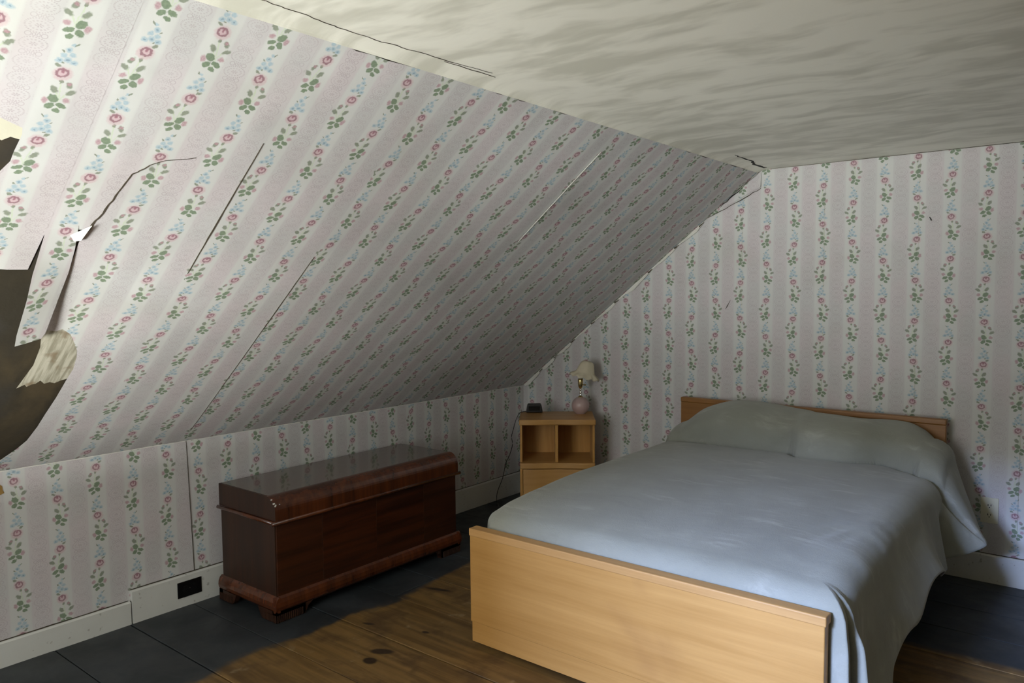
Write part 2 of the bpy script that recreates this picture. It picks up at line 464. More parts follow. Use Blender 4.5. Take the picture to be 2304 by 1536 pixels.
def add_lathe(bm, prof, seg=32, c=(0, 0, 0), lobes=None):
    rings = []
    for (r, z) in prof:
        ring = []
        for k in range(seg):
            a = 2 * PI * k / seg
            rr, zz = (r, z) if not lobes else lobes(r, z, a)
            ring.append(bm.verts.new((c[0] + rr * math.cos(a), c[1] + rr * math.sin(a), c[2] + zz)))
        rings.append(ring)
    for i in range(len(rings) - 1):
        for k in range(seg):
            bm.faces.new((rings[i][k], rings[i][(k + 1) % seg], rings[i + 1][(k + 1) % seg], rings[i + 1][k]))
    return rings

def add_prism(bm, poly, axis, a, b):
    """extrude a 2D polygon along an axis: 'Y' -> (x,z) poly; 'X' -> (y,z); 'Z' -> (x,y)"""
    def P(u, v, t):
        return {'Y': (u, t, v), 'X': (t, u, v), 'Z': (u, v, t)}[axis]
    A = [bm.verts.new(P(u, v, a)) for u, v in poly]
    B = [bm.verts.new(P(u, v, b)) for u, v in poly]
    n = len(poly)
    bm.faces.new(A[::-1]); bm.faces.new(B)
    for i in range(n):
        bm.faces.new((A[i], A[(i + 1) % n], B[(i + 1) % n], B[i]))

def obj(name, bm, mat, parent=None, bevel=0.0, smooth=False, seg=2, solid=0.0, subsurf=0):
    bmesh.ops.recalc_face_normals(bm, faces=bm.faces[:])
    me = bpy.data.meshes.new(name)
    bm.to_mesh(me); bm.free()
    if smooth:
        for p in me.polygons: p.use_smooth = True
    o = bpy.data.objects.new(name, me)
    COL.objects.link(o)
    if mat: me.materials.append(MAT[mat])
    if parent: o.parent = parent
    if bevel:
        b = o.modifiers.new('bevel', 'BEVEL'); b.width = bevel; b.segments = seg; b.limit_method = 'ANGLE'
        b.harden_normals = False
    if solid:
        s = o.modifiers.new('solid', 'SOLIDIFY'); s.thickness = solid; s.offset = 0
    if subsurf:
        s = o.modifiers.new('sub', 'SUBSURF'); s.levels = s.render_levels = subsurf
    return o

def empty(name, loc=(0, 0, 0), rz=0.0):
    o = bpy.data.objects.new(name, None)
    COL.objects.link(o)
    o.location = loc; o.rotation_euler = (0, 0, rz)
    o.empty_display_size = 0.1
    return o

def tag(o, label, cat, group=None):
    o['label'] = label; o['category'] = cat
    if group: o['group'] = group
    return o

def struct(o, label=None, cat=None):
    o['kind'] = 'structure'
    if label: o['label'] = label
    if cat: o['category'] = cat
    return o

def box(name, dims, mat, parent=None, bevel=0.0, seg=2):
    bm = bmesh.new(); add_box(bm, *dims)
    return obj(name, bm, mat, parent, bevel, seg=seg)

# ---------------------------------------------------------------- room dimensions
H, K, SX = 2.0954, 0.7586, 1.7032
SA = math.atan2(H - K, SX)
SL = math.hypot(H - K, SX)
YF = WY                       # gable wall with the window
XR = 5.40
def slope_pt(y, d, off=0.0):
    """point on the sloped wall: y along the room, d up the slope, off towards the room"""
    wav = 0.006 * math.sin(2.1 * y + 1.3 * d) + 0.004 * math.sin(5.3 * y + 0.7) * math.sin(2.2 * d + 1.0)
    wav *= min(1.0, d / 0.25, max(0.0, (SL - d)) / 0.25) * min(1, max(0, -y) / 0.3)
    off = off + wav
    return Vector((d * math.cos(SA) + off * math.sin(SA), y, K + d * math.sin(SA) - off * math.cos(SA)))

def patch(name, outline, fn, uvfn, mat, parent, step=0.09, jitter=0.0):
    """a sheet of paper: 2D outline filled with triangles and carried onto a surface"""
    xs = [p[0] for p in outline]; ys = [p[1] for p in outline]
    # refine the outline
    pts = []
    for i, p in enumerate(outline):
        q = outline[(i + 1) % len(outline)]
        n = max(1, int(math.hypot(q[0] - p[0], q[1] - p[1]) / step))
        for k in range(n):
            pts.append(Vector((p[0] + (q[0] - p[0]) * k / n, p[1] + (q[1] - p[1]) * k / n)))
    n = len(pts)
    edges = [(i, (i + 1) % n) for i in range(n)]
    def inside(x, y):
        c = False
        for i in range(n):
            a, b = pts[i], pts[(i + 1) % n]
            if (a.y > y) != (b.y > y) and x < (b.x - a.x) * (y - a.y) / (b.y - a.y) + a.x:
                c = not c
        return c
    nx = int((max(xs) - min(xs)) / step); ny = int((max(ys) - min(ys)) / step)
    for i in range(1, nx + 1):
        for jj in range(1, ny + 1):
            x = min(xs) + (max(xs) - min(xs)) * i / (nx + 1); y = min(ys) + (max(ys) - min(ys)) * jj / (ny + 1)
            if inside(x, y) and min((Vector((x, y)) - e).length for e in pts) > step * 0.35:
                pts.append(Vector((x, y)))
    vs, es, fs, *_ = delaunay_2d_cdt(pts, edges, [list(range(n))], 1, 1e-5)
    bm = bmesh.new()
    uvl = bm.loops.layers.uv.new('UVMap')
    bv = [bm.verts.new(fn(v.x, v.y)) for v in vs]
    for f in fs:
        try:
            fc = bm.faces.new([bv[i] for i in f])
        except ValueError:
            continue
        for lp, i in zip(fc.loops, f):
            lp[uvl].uv = uvfn(vs[i].x, vs[i].y)
    return obj(name, bm, mat, parent, smooth=True)

U = 0.2045
uv_slope = lambda y, d: ((y + 3.398) / 0.1475 + 101.0, (d - 1.673 + 0.0) / U + 100.0)
uv_knee = lambda y, z: ((y + 3.208) / 0.1505 + 100.0, (z - 0.504) / U + 100.0)
uv_back = lambda x, z: ((x - 2.198) / 0.1515 + 100.0, (z - 1.463) / U + 100.0)

# ---------------------------------------------------------------- floor
floor = struct(box('floor', (-0.1, XR + 0.1, YF - 0.15, 0.1, -0.14, -0.030), 'gap_dark'), 'wide plank floor with a grey painted border and worn brown middle', 'floor')
seams = [0.0, -0.13, -0.42, -0.70, -0.985, -1.30, -1.615, -1.885, -2.205, -2.515, -2.80, -3.10, -3.41, -3.70, -4.00, -4.31, -4.60, -4.90, -5.20, -5.45]
for i in range(len(seams) - 1):
    y1, y0 = seams[i], seams[i + 1]
    cuts = {6: [0.69, 3.6], 2: [2.1], 4: [1.2, 4.1], 8: [3.9], 10: [2.9], 12: [1.6], 14: [3.3]}.get(i, [2.4 + 0.7 * ((i * 37) % 5) - 1.2] if i % 3 == 1 else [])
    xs = [0.0] + sorted(cuts) + [XR]
    for a, b in zip(xs[:-1], xs[1:]):
        g = 0.0024
        dz = random.uniform(-0.0012, 0.0012)
        box('plank', (a + g, b - g, y0 + g, y1 - g, -0.030, dz), 'worn_painted_boards', floor, 0.002, 1)

# ---------------------------------------------------------------- ceiling
bm = bmesh.new()
NXc = 3.7
prof = []
d_end = SL - 0.020
p0 = slope_pt(-9, d_end, 0.0055)
prof.append((d_end * math.cos(SA) + 0.006 * math.sin(SA), K + d_end * math.sin(SA) - 0.006 * math.cos(SA)))
for k in range(1, 6):
    a = k / 6
    ex, ez = SX + 0.045, H
    qx, qz = SX - 0.002, H - 0.004
    x = (1 - a) ** 2 * prof[0][0] + 2 * a * (1 - a) * qx + a * a * ex
    z = (1 - a) ** 2 * prof[0][1] + 2 * a * (1 - a) * qz + a * a * ez
    prof.append((x, z))
prof += [(SX + 0.045, H), (NXc, H), (NXc, H + 0.12), (SX - 0.35, H + 0.12)]
add_prism(bm, prof, 'Y', YF - 0.15, 0.12)
ceiling = struct(obj('ceiling', bm, 'brushed_ceiling_paint'), 'flat cream ceiling with streaky brushed paint', 'ceiling')

def ribbon(name, pts, width, mat, parent, frame):
    """a thin dark line laid along a surface; frame(p) gives two tangent directions' 3D map"""
    bm = bmesh.new()
    n = len(pts)
    L, R = [], []
    for i, p in enumerate(pts):
        a = pts[max(i - 1, 0)]; b = pts[min(i + 1, n - 1)]
        dx, dy = b[0] - a[0], b[1] - a[1]
        l = math.hypot(dx, dy) or 1
        wd = (p[2] if len(p) > 2 else width) / 2
        L.append(bm.verts.new(frame(p[0] - dy / l * wd, p[1] + dx / l * wd)))
        R.append(bm.verts.new(frame(p[0] + dy / l * wd, p[1] - dx / l * wd)))
    for i in range(n - 1):
        bm.faces.new((L[i], L[i + 1], R[i + 1], R[i]))
    return obj(name, bm, mat, parent, solid=0.0012)

def jag(pts, n=5, amp=0.006, seed=1):
    rr = random.Random(seed); out = []
    for i in range(len(pts) - 1):
        a, b = pts[i], pts[i + 1]
        for k in range(n):
            f = k / n
            wa = a[2] if len(a) > 2 else 0.003; wb = b[2] if len(b) > 2 else 0.003
            out.append((a[0] + (b[0] - a[0]) * f + rr.uniform(-amp, amp), a[1] + (b[1] - a[1]) * f + rr.uniform(-amp, amp), (wa + (wb - wa) * f) * rr.uniform(0.6, 1.3)))
    out.append(pts[-1] if len(pts[-1]) > 2 else (*pts[-1], 0.001))
    return out
cf = lambda x, y: Vector((x, y, H - 0.0009))
ribbon('crack', jag([(1.770, -3.30, .001), (1.768, -3.18, .0012), (1.765, -3.10, .0018), (1.752, -3.0, .0018), (1.755, -2.88, .002), (1.765, -2.74, .002), (1.772, -2.61, .002), (1.79, -2.44, .001)], 6, 0.004, 3), 0.003, 'crack_dark', ceiling, cf)
ribbon('crack', jag([(1.762, -2.62, .001), (1.765, -2.5, .004), (1.768, -2.40, .001)], 4, 0.002, 4), 0.004, 'crack_dark', ceiling, cf)
ribbon('crack', jag([(1.782, -0.56, .002), (1.780, -0.42, .010), (1.778, -0.33, .012), (1.752, -0.22, .016), (1.752, -0.06, .020)], 5, 0.005, 5), 0.01, 'gap_dark', ceiling, cf)
ribbon('crack', jag([(1.76, -0.004, .003), (2.1, -0.004, .004), (2.5, -0.004, .006), (3.1, -0.004, .006)], 8, 0.001, 6), 0.004, 'crack_dark', ceiling, cf)

# ---------------------------------------------------------------- sloped wall on the left
bm = bmesh.new()
ns, nd = 60, 24
grid = [[bm.verts.new(slope_pt(YF - 0.1 + (0.1 - (YF - 0.1)) * i / ns, SL * jj / nd, -0.003)) for jj in range(nd + 1)] for i in range(ns + 1)]
back = [[bm.verts.new(slope_pt(YF - 0.1 + (0.1 - (YF - 0.1)) * i / ns, SL * jj / nd, -0.08)) for jj in range(0, nd + 1, nd)] for i in range(0, ns + 1, ns)]
for i in range(ns):
    for jj in range(nd):
        bm.faces.new((grid[i][jj], grid[i + 1][jj], grid[i + 1][jj + 1], grid[i][jj + 1]))
bm.faces.new((back[0][0], back[0][1], back[1][1], back[1][0]))
slope = struct(obj('wall_slope', bm, 'bare_brown_plaster', smooth=True), 'sloped attic wall covered in floral striped wallpaper, torn at the left', 'wall')
sp = lambda off: (lambda y, d: slope_pt(y, d, off))
TOP = SL - 0.012
hole_edge = [(-3.365, 0.0), (-3.33, 0.045), (-3.273, 0.09), (-3.235, 0.16), (-3.214, 0.216), (-3.203, 0.31), (-3.199, 0.395), (-3.192, 0.50), (-3.189, 0.62), (-3.186, 0.68),
             (-3.195, 0.75), (-3.205, 0.79), (-3.231, 0.845), (-3.252, 0.885), (-3.283, 0.914), (-3.300, 0.905), (-3.338, 0.914), (-3.339, 1.0), (-3.341, 1.1), (-3.345, 1.21), (-3.352, 1.32), (-3.350, 1.375)]
# strip with the tear: the freed corner above the tear is part of this sheet
patch('wallpaper_strip', [(-3.449, TOP), (-2.997, TOP), (-2.968, 0.0)] + hole_edge + [(-3.365, 1.375), (-3.405, 1.37), (-3.449, 1.345)],
      sp(0.0), uv_slope, 'wallpaper', slope, 0.06)
# strip left of it, its lower half gone and a bite torn out higher up
patch('wallpaper_strip', [(-3.95, TOP), (-3.446, TOP), (-3.446, 1.36), (-3.450, 1.201), (-3.50, 1.199), (-3.56, 1.203), (-3.66, 1.198), (-3.70, 1.30), (-3.655, 1.45), (-3.597, 1.566), (-3.584, 1.60), (-3.584, 1.63), (-3.580, 1.687), (-3.584, 1.707),
                          (-3.606, 1.716), (-3.633, 1.728), (-3.70, 1.74), (-3.80, 1.78), (-3.95, 1.80)],
      sp(0.0002), uv_slope, 'wallpaper', slope, 0.06)
se = [-2.967, -2.528, -2.02, -1.497, -0.99, -0.49, -0.004]
tops = [-2.996, -2.545, -2.03, -1.503, -0.99, -0.49, -0.004]
rr = random.Random(5)
for i in range(len(se) - 1):
    a, b, c, d = se[i] - 0.001, se[i + 1] + 0.001, tops[i] - 0.001, tops[i + 1] + 0.001
    pol = [(a, 0.0), (b, 0.0), (d, TOP)]
    nn = 8
    for k in range(1, nn):
        f = k / nn
        pol.append((d + (c - d) * f, TOP - 0.016 * rr.random()))
    pol.append((c, TOP))
    du = 0.004 * ((i * 7) % 3 - 1); dv = 0.012 * ((i * 5) % 3 - 1) * (1 if i > 1 else 0.3)
    patch('wallpaper_strip', pol, sp(0.0003 * (i % 2)), (lambda du, dv: (lambda y, d: (uv_slope(y + du, d + dv))))(du, dv), 'wallpaper', slope, 0.12)
patch('wallpaper_strip', [(YF, TOP), (-3.952, TOP), (-3.952, 0.9), (YF, 0.9)], sp(0.0), uv_slope, 'wallpaper', slope, 0.25)
# the loose strip hanging down over the bare patch
def hang(y, d):
    f = max(0.0, 1.385 - d)
    off = 0.0008 + 0.012 * min(1, f / 0.18) + (0.028 * ((1.20 - d) / 0.3) if d < 1.20 else 0.0) + (-0.010 * ((y + 3.39) / 0.05) * min(1, f / 0.3))
    return slope_pt(y, d, off)
o = patch('hanging_paper_strip', [(-3.448, 1.365), (-3.405, 1.388), (-3.372, 1.390), (-3.357, 1.30), (-3.347, 1.20), (-3.345, 1.05), (-3.345, 0.935), (-3.352, 0.912), (-3.39, 0.904), (-3.424, 0.899), (-3.430, 0.95), (-3.436, 1.1), (-3.443, 1.20)],
          hang, uv_slope, 'wallpaper', slope, 0.03)
o['label'] = 'loose torn strip of floral paper hanging down'
# torn white curl at the end of the tear
bm = bmesh.new()
for (tri) in ([(-3.384, 1.354, .004), (-3.347, 1.408, .014), (-3.354, 1.340, .009)], [(-3.384, 1.354, .004), (-3.354, 1.340, .009), (-3.370, 1.333, .006)]):
    bm.faces.new([bm.verts.new(slope_pt(*q)) for q in tri])
o = obj('paper_curl', bm, 'paper_white', slope, solid=0.0012)
# bare patches behind
patch('torn_backing', [(-3.345, 0.93), (-3.283, 0.930), (-3.225, 0.86), (-3.176, 0.684), (-3.183, 0.622), (-3.205, 0.612), (-3.222, 0.598), (-3.240, 0.607), (-3.255, 0.600), (-3.272, 0.622), (-3.283, 0.604), (-3.293, 0.602), (-3.306, 0.590), (-3.315, 0.604), (-3.335, 0.585), (-3.325, 0.66), (-3.317, 0.718), (-3.322, 0.819)],
      sp(-0.0015), uv_slope, 'torn_paper_backing', slope, 0.04)
patch('torn_backing', [(-3.72, 1.665), (-3.64, 1.672), (-3.615, 1.66), (-3.60, 1.674), (-3.575, 1.668), (-3.572, 1.72), (-3.61, 1.73), (-3.72, 1.75)],
      sp(-0.0015), uv_slope, 'old_plaster', slope, 0.04)
# the tear running up into the paper, and open seams
sf = lambda off: (lambda y, d: slope_pt(y, d, off))
ribbon('crack', jag([(-3.352, 1.352, .008), (-3.340, 1.40, .006), (-3.326, 1.443, .004), (-3.318, 1.50, .0028), (-3.313, 1.55, .0028), (-3.305, 1.593, .002), (-3.285, 1.62, .0025), (-3.26, 1.65, .0018), (-3.22, 1.672, .0012), (-3.158, 1.691, .001)], 3, 0.003, 8), 0.004, 'crack_dark', slope, sf(0.0012))
ribbon('crack', jag([(-2.994, 1.78, .001), (-2.9935, 1.60, .002), (-2.991, 1.45, .004), (-2.990, 1.34, .003), (-2.988, 1.2, .001)], 3, 0.0006, 9), 0.004, 'crack_dark', slope, sf(0.0012))
ribbon('crack', jag([(-2.545, 1.30, .001), (-2.543, 1.1, .002), (-2.541, 0.95, .003), (-2.537, 0.5, .0015), (-2.532, 0.1, .0015)], 4, 0.0006, 10), 0.004, 'crack_dark', slope, sf(0.0012))
ribbon('curled_seam', jag([(-1.502, 2.02, .001), (-1.501, 1.9, .005), (-1.499, 1.75, .006), (-1.497, 1.60, .005), (-1.494, 1.45, .001)], 3, 0.0008, 11), 0.01, 'paper_white', slope, sf(0.003))

# ---------------------------------------------------------------- knee wall on the left
wl = struct(box('wall_left', (-0.10, -0.003, YF - 0.1, 0.1, -0.14, K), 'bare_brown_plaster'), 'low knee wall with floral striped wallpaper under the slope', 'wall')
kp = lambda y, z: Vector((0.0 + 0.003 * math.sin(3 * y) * math.sin(4 * z), y, z))
ke = [(YF, YF), (-3.36, -3.35), (-2.935, -2.93), (-2.513, -2.495), (-2.05, -2.04), (-1.58, -1.57), (-1.10, -1.10), (-0.62, -0.62), (-0.30, -0.30), (0.0, 0.0)]
for i in range(len(ke) - 1):
    (a, a0), (b, b0) = ke[i], ke[i + 1]
    pol = [(a0, 0.09), (b0, 0.09), (b, K), (a, K)]
    patch('wallpaper_strip', pol, kp, (lambda dv: (lambda y, z: uv_knee(y, z + dv)))(0.006 * ((i * 5) % 3 - 1) if i > 3 else 0), 'wallpaper', wl, 0.15)
ribbon('crack', [(-2.5125, 0.758, .0015), (-2.505, 0.5, .0025), (-2.4955, 0.15, .0025)], 0.004, 'crack_dark', wl, lambda y, z: Vector((0.0012, y, z)))
bm = bmesh.new()
rq = random.Random(3)
vs = [bm.verts.new((0.0014, -3.276 + (.024 + .014 * rq.random()) * math.cos(2 * PI * k / 14), .686 + (.024 + .016 * rq.random()) * math.sin(2 * PI * k / 14))) for k in range(14)]
bm.faces.new(vs)
obj('torn_spot', bm, 'ochre_backing', wl, solid=0.001)
# dark joint between knee wall and slope
for k in range(1):
    ribbon('joint', jag([(-3.3, K - .001, .002), (-2.9, K - .002, .003), (-2.4, K - .001, .002), (-1.6, K - .002, .003), (-0.9, K - .001, .002), (-0.05, K - .001, .002)], 6, 0.001, 12), 0.003, 'paper_white', wl, lambda y, z: Vector((0.0012, y, z)))

# ---------------------------------------------------------------- back wall
bm = bmesh.new()
add_prism(bm, [(-0.1, -0.14), (XR + 0.1, -0.14), (XR + 0.1, K), (NXc, H + .1), (SX, H + .1), (-0.1, K)], 'Y', 0.003, 0.12)
wb = struct(obj('wall_back', bm, 'old_plaster'), 'end wall with floral striped wallpaper behind the bed', 'wall')
bp = lambda x, z: Vector((x, 0.0015 * math.sin(4 * x) * math.sin(3 * z), z))
zs = lambda x: min(H, K + x * (H - K) / SX)
xe = [0.0, 0.235, 0.69, 1.145, 1.60, 2.055, 2.51, 2.965, 3.42, 3.70]
for i in range(len(xe) - 1):
    a, b = xe[i] + .0004, xe[i + 1] - .0004
    pol = [(a, 0.13), (b, 0.13), (b, zs(b) - 0.002)]
    if a < SX < b: pol.append((SX, H - .002))
    pol.append((a, zs(a) - 0.002))
    patch('wallpaper_strip', pol, bp, uv_back, 'wallpaper', wb, 0.15)
patch('wallpaper_strip', [(3.7, 0.13), (XR, 0.13), (XR, K), (3.7, H)], bp, uv_back, 'wallpaper', wb, 0.3)
# ragged paper edges and a bare plaster wedge along the slope
for i, (x0, x1, wd0, wd1) in enumerate([(0.02, 0.17, .035, .02), (0.175, 0.30, .03, .018), (0.32, 0.44, .022, .014), (0.50, 0.60, .016, .010), (0.62, 0.78, .010, .022), (0.84, 1.02, .03, .012), (1.06, 1.20, .016, .012), (1.22, 1.36, .012, .022)]):
    n = 7
    top = [(x0 + (x1 - x0) * k / n, zs(x0 + (x1 - x0) * k / n) - 0.002) for k in range(n + 1)]
    bot = [(x0 + (x1 - x0) * k / n + 0.004, zs(x0 + (x1 - x0) * k / n) - 0.004 - 1.1 * (wd0 + (wd1 - wd0) * k / n) * (0.88 + 0.24 * rr.random()) * min(1, .35 + 2.5 * min(k, n - k) / n)) for k in range(n, -1, -1)]
    pol = top + bot
    bm = bmesh.new()
    vs = [bm.verts.new((x, -0.0045 - 0.008 * (1 if q > n else 0), z)) for q, (x, z) in enumerate(pol)]
    bm.faces.new(vs)
    bmesh.ops.triangulate(bm, faces=bm.faces[:])
    obj('torn_paper_edge', bm, 'paper_white', wb, solid=0.001)
    ribbon('crack', jag([(x1 - .02, zs(x1 - .02) - .010, .007), (x1 + .01, zs(x1 + .01) - .012, .003)], 3, .003, 30 + i), .01, 'crack_dark', wb, lambda x, z: Vector((x, -0.015, z)))
ribbon('caulk_strip', jag([(0.01, zs(.01) - .004, .010), (0.5, zs(.5) - .004, .009), (1.0, zs(1.0) - .004, .010), (1.36, zs(1.36) - .004, .008)], 12, .0015, 61), .01, 'paper_white', wb, lambda x, z: Vector((x, -0.004, z)))
patch('loose_paper_wedge', [(1.352, 1.840), (1.50, 1.902), (1.62, 1.960), (1.708, 2.000), (1.708, 2.085), (1.66, 2.058), (1.56, 1.980), (1.46, 1.902)],
      lambda x, z: Vector((x, -0.004 - 0.010 * max(0, min(1, (zs(x) - z) / .08)), z)), uv_back, 'wallpaper', wb, 0.05)
ribbon('crack', jag([(1.352, 1.832, .002), (1.50, 1.893, .004), (1.62, 1.950, .004), (1.708, 1.992, .002)], 4, .002, 41), .005, 'crack_dark', wb, lambda x, z: Vector((x, -0.0075, z)))
ribbon('crack', jag([(1.47, 1.905, .002), (1.545, 1.965, .007), (1.60, 2.005, .002), (1.70, 2.085, .002)], 4, .003, 42), .005, 'gap_dark', wb, lambda x, z: Vector((x, -0.009, z)))
ribbon('crack', jag([(1.535, 1.365, .001), (1.515, 1.33, .004), (1.505, 1.31, .001)], 3, .001, 43), .003, 'crack_dark', wb, lambda x, z: Vector((x, -0.003, z)))
ribbon('nail', [(2.558, 1.776, .003), (2.567, 1.758, .005)], .004, 'gap_dark', wb, lambda x, z: Vector((x, -0.006, z)))

# ---------------------------------------------------------------- walls out of view
bm = bmesh.new()
def wall_y(x0, x1, z0, z1): add_box(bm, x0, x1, YF - 0.12, YF, z0, z1)
wall_y(-0.1, WX0, -0.14, H + .1); wall_y(WX1, XR + .1, -0.14, H + .1); wall_y(WX0, WX1, -0.14, WZ0); wall_y(WX0, WX1, WZ1, H + .1)
wf = struct(obj('wall_front', bm, 'old_plaster'), 'gable wall with the window behind the viewer', 'wall')
bm = bmesh.new()
add_prism(bm, [(XR, -0.14), (XR + .1, -0.14), (XR + .1, K + .05), (NXc + .05, H + .12), (NXc - .01, H), (XR, K)], 'Y', YF - 0.12, 0.1)
struct(obj('wall_right', bm, 'old_plaster'), 'opposite knee wall and slope of the attic', 'wall')
win = struct(empty('window_1', ((WX0 + WX1) / 2, YF, WZ0)), 'tall sash window in the gable wall', 'window')
hw = (WX1 - WX0) / 2; hh = WZ1 - WZ0
for nm, d in [('casing', (-hw - .09, -hw, .001, .02, -.05, hh + .09)), ('casing', (hw, hw + .09, .001, .02, -.05, hh + .09)), ('casing', (-hw, hw, .001, .02, hh, hh + .09)), ('window_sill', (-hw - .1, hw + .1, .001, .06, -.05, 0)),
              ('sash_bar', (-hw, hw, -.08, -.05, hh / 2 - .02, hh / 2 + .02)), ('sash_bar', (-.012, .012, -.08, -.05, 0, hh))]:
    box(nm, d, 'white_trim_paint', win, 0.003)

# ---------------------------------------------------------------- baseboards
def bboard(name, y0, y1, h, label, th=0.018):
    bm = bmesh.new()
    add_prism(bm, [(0.0, 0.0), (th, 0.0), (th, h - .006), (th - .006, h), (0.0, h)], 'Y', y0, y1)
    return struct(obj(name, bm, 'white_trim_paint'), label, 'baseboard')
b1 = bboard('baseboard_left', YF, -2.795, 0.101, 'short white baseboard at the left end of the knee wall', 0.016)
b2 = bboard('baseboard_left', -2.789, -0.002, 0.147, 'taller white baseboard with a black outlet behind the chest')
box('joint', (0.0, 0.006, -2.796, -2.788, 0.0, 0.10), 'gap_dark', b2)
ribbon('joint', jag([(-2.79, .149, .004), (-2.3, .149, .006), (-1.6, .149, .004), (-.9, .149, .005), (-.02, .149, .004)], 5, .0008, 50), .004, 'crack_dark', b2, lambda y, z: Vector((0.004, y, z)))
ribbon('joint', jag([(-3.4, .103, .003), (-3.1, .103, .004), (-2.80, .103, .003)], 5, .0008, 51), .004, 'crack_dark', b1, lambda y, z: Vector((0.003, y, z)))
bm = bmesh.new()
add_prism(bm, [(-.018, 0.0), (0.0, 0.0), (0.0, .137), (-.012, .137), (-.018, .131)], 'X', 0.02, XR)
b3 = struct(obj('baseboard_back', bm, 'white_trim_paint'), 'white baseboard along the end wall', 'baseboard')
ribbon('joint', jag([(0.03, .1385, .004), (1.2, .1385, .004), (2.2, .1385, .005), (3.2, .1385, .005)], 6, .0008, 52), .004, 'crack_dark', b3, lambda x, z: Vector((x, -.003, z)))

# ---------------------------------------------------------------- outlets
ot = tag(empty('wall_outlet', (0.018, -2.531, 0.045)), 'black outlet plate set in the white baseboard left of the chest', 'outlet')
box('plate', (0.0, 0.004, -.0575, .0575, 0.0, 0.073), 'black_bakelite', ot, 0.0015)
for s in (-1, 1):
    bm = bmesh.new(); add_prism(bm, [(s * .0195 + .0145 * math.cos(2 * PI * k / 20), .0365 + .0165 * math.sin(2 * PI * k / 20)) for k in range(20)], 'X', .003, .0058)
    r_ = obj('receptacle', bm, 'black_plastic', ot)
    bm = bmesh.new()
    add_box(bm, .0055, .0064, s * .0195 - .004, s * .0195 + .004, .043, .0455); add_box(bm, .0055, .0064, s * .0195 - .004, s * .0195 + .004, .028, .0305)
    obj('slot', bm, 'slot_dark', r_)
bm = bmesh.new(); add_lathe(bm, [(0.0001, .0), (.003, .0), (.003, .0015), (.0001, .0018)], 12)
sc_ = obj('screw', bm, 'chrome', ot); sc_.rotation_euler = (0, PI / 2, 0); sc_.location = (.004, 0, .0365)

ow = tag(empty('wall_outlet', (2.851, -0.001, 0.290)), 'ivory outlet plate on the papered wall right of the bed', 'outlet')
box('plate', (-.037, .037, -.006, 0.0, 0.0, 0.124), 'ivory_plate', ow, 0.002)
for s in (0.039, 0.085):
    bm = bmesh.new(); add_prism(bm, [(.0165 * math.cos(2 * PI * k / 20), s + .0145 * math.sin(2 * PI * k / 20)) for k in range(20)], 'Y', -.0085, -.005)
    r_ = obj('receptacle', bm, 'ivory_plate', ow)
    bm = bmesh.new()
    add_box(bm, -.0075, -.0045, -.0092, -.008, s - .001, s + .008); add_box(bm, .0045, .0075, -.0092, -.008, s - .001, s + .008); add_box(bm, -.002, .002, -.0092, -.008, s - .010, s - .006)
    obj('slot', bm, 'slot_dark', r_)

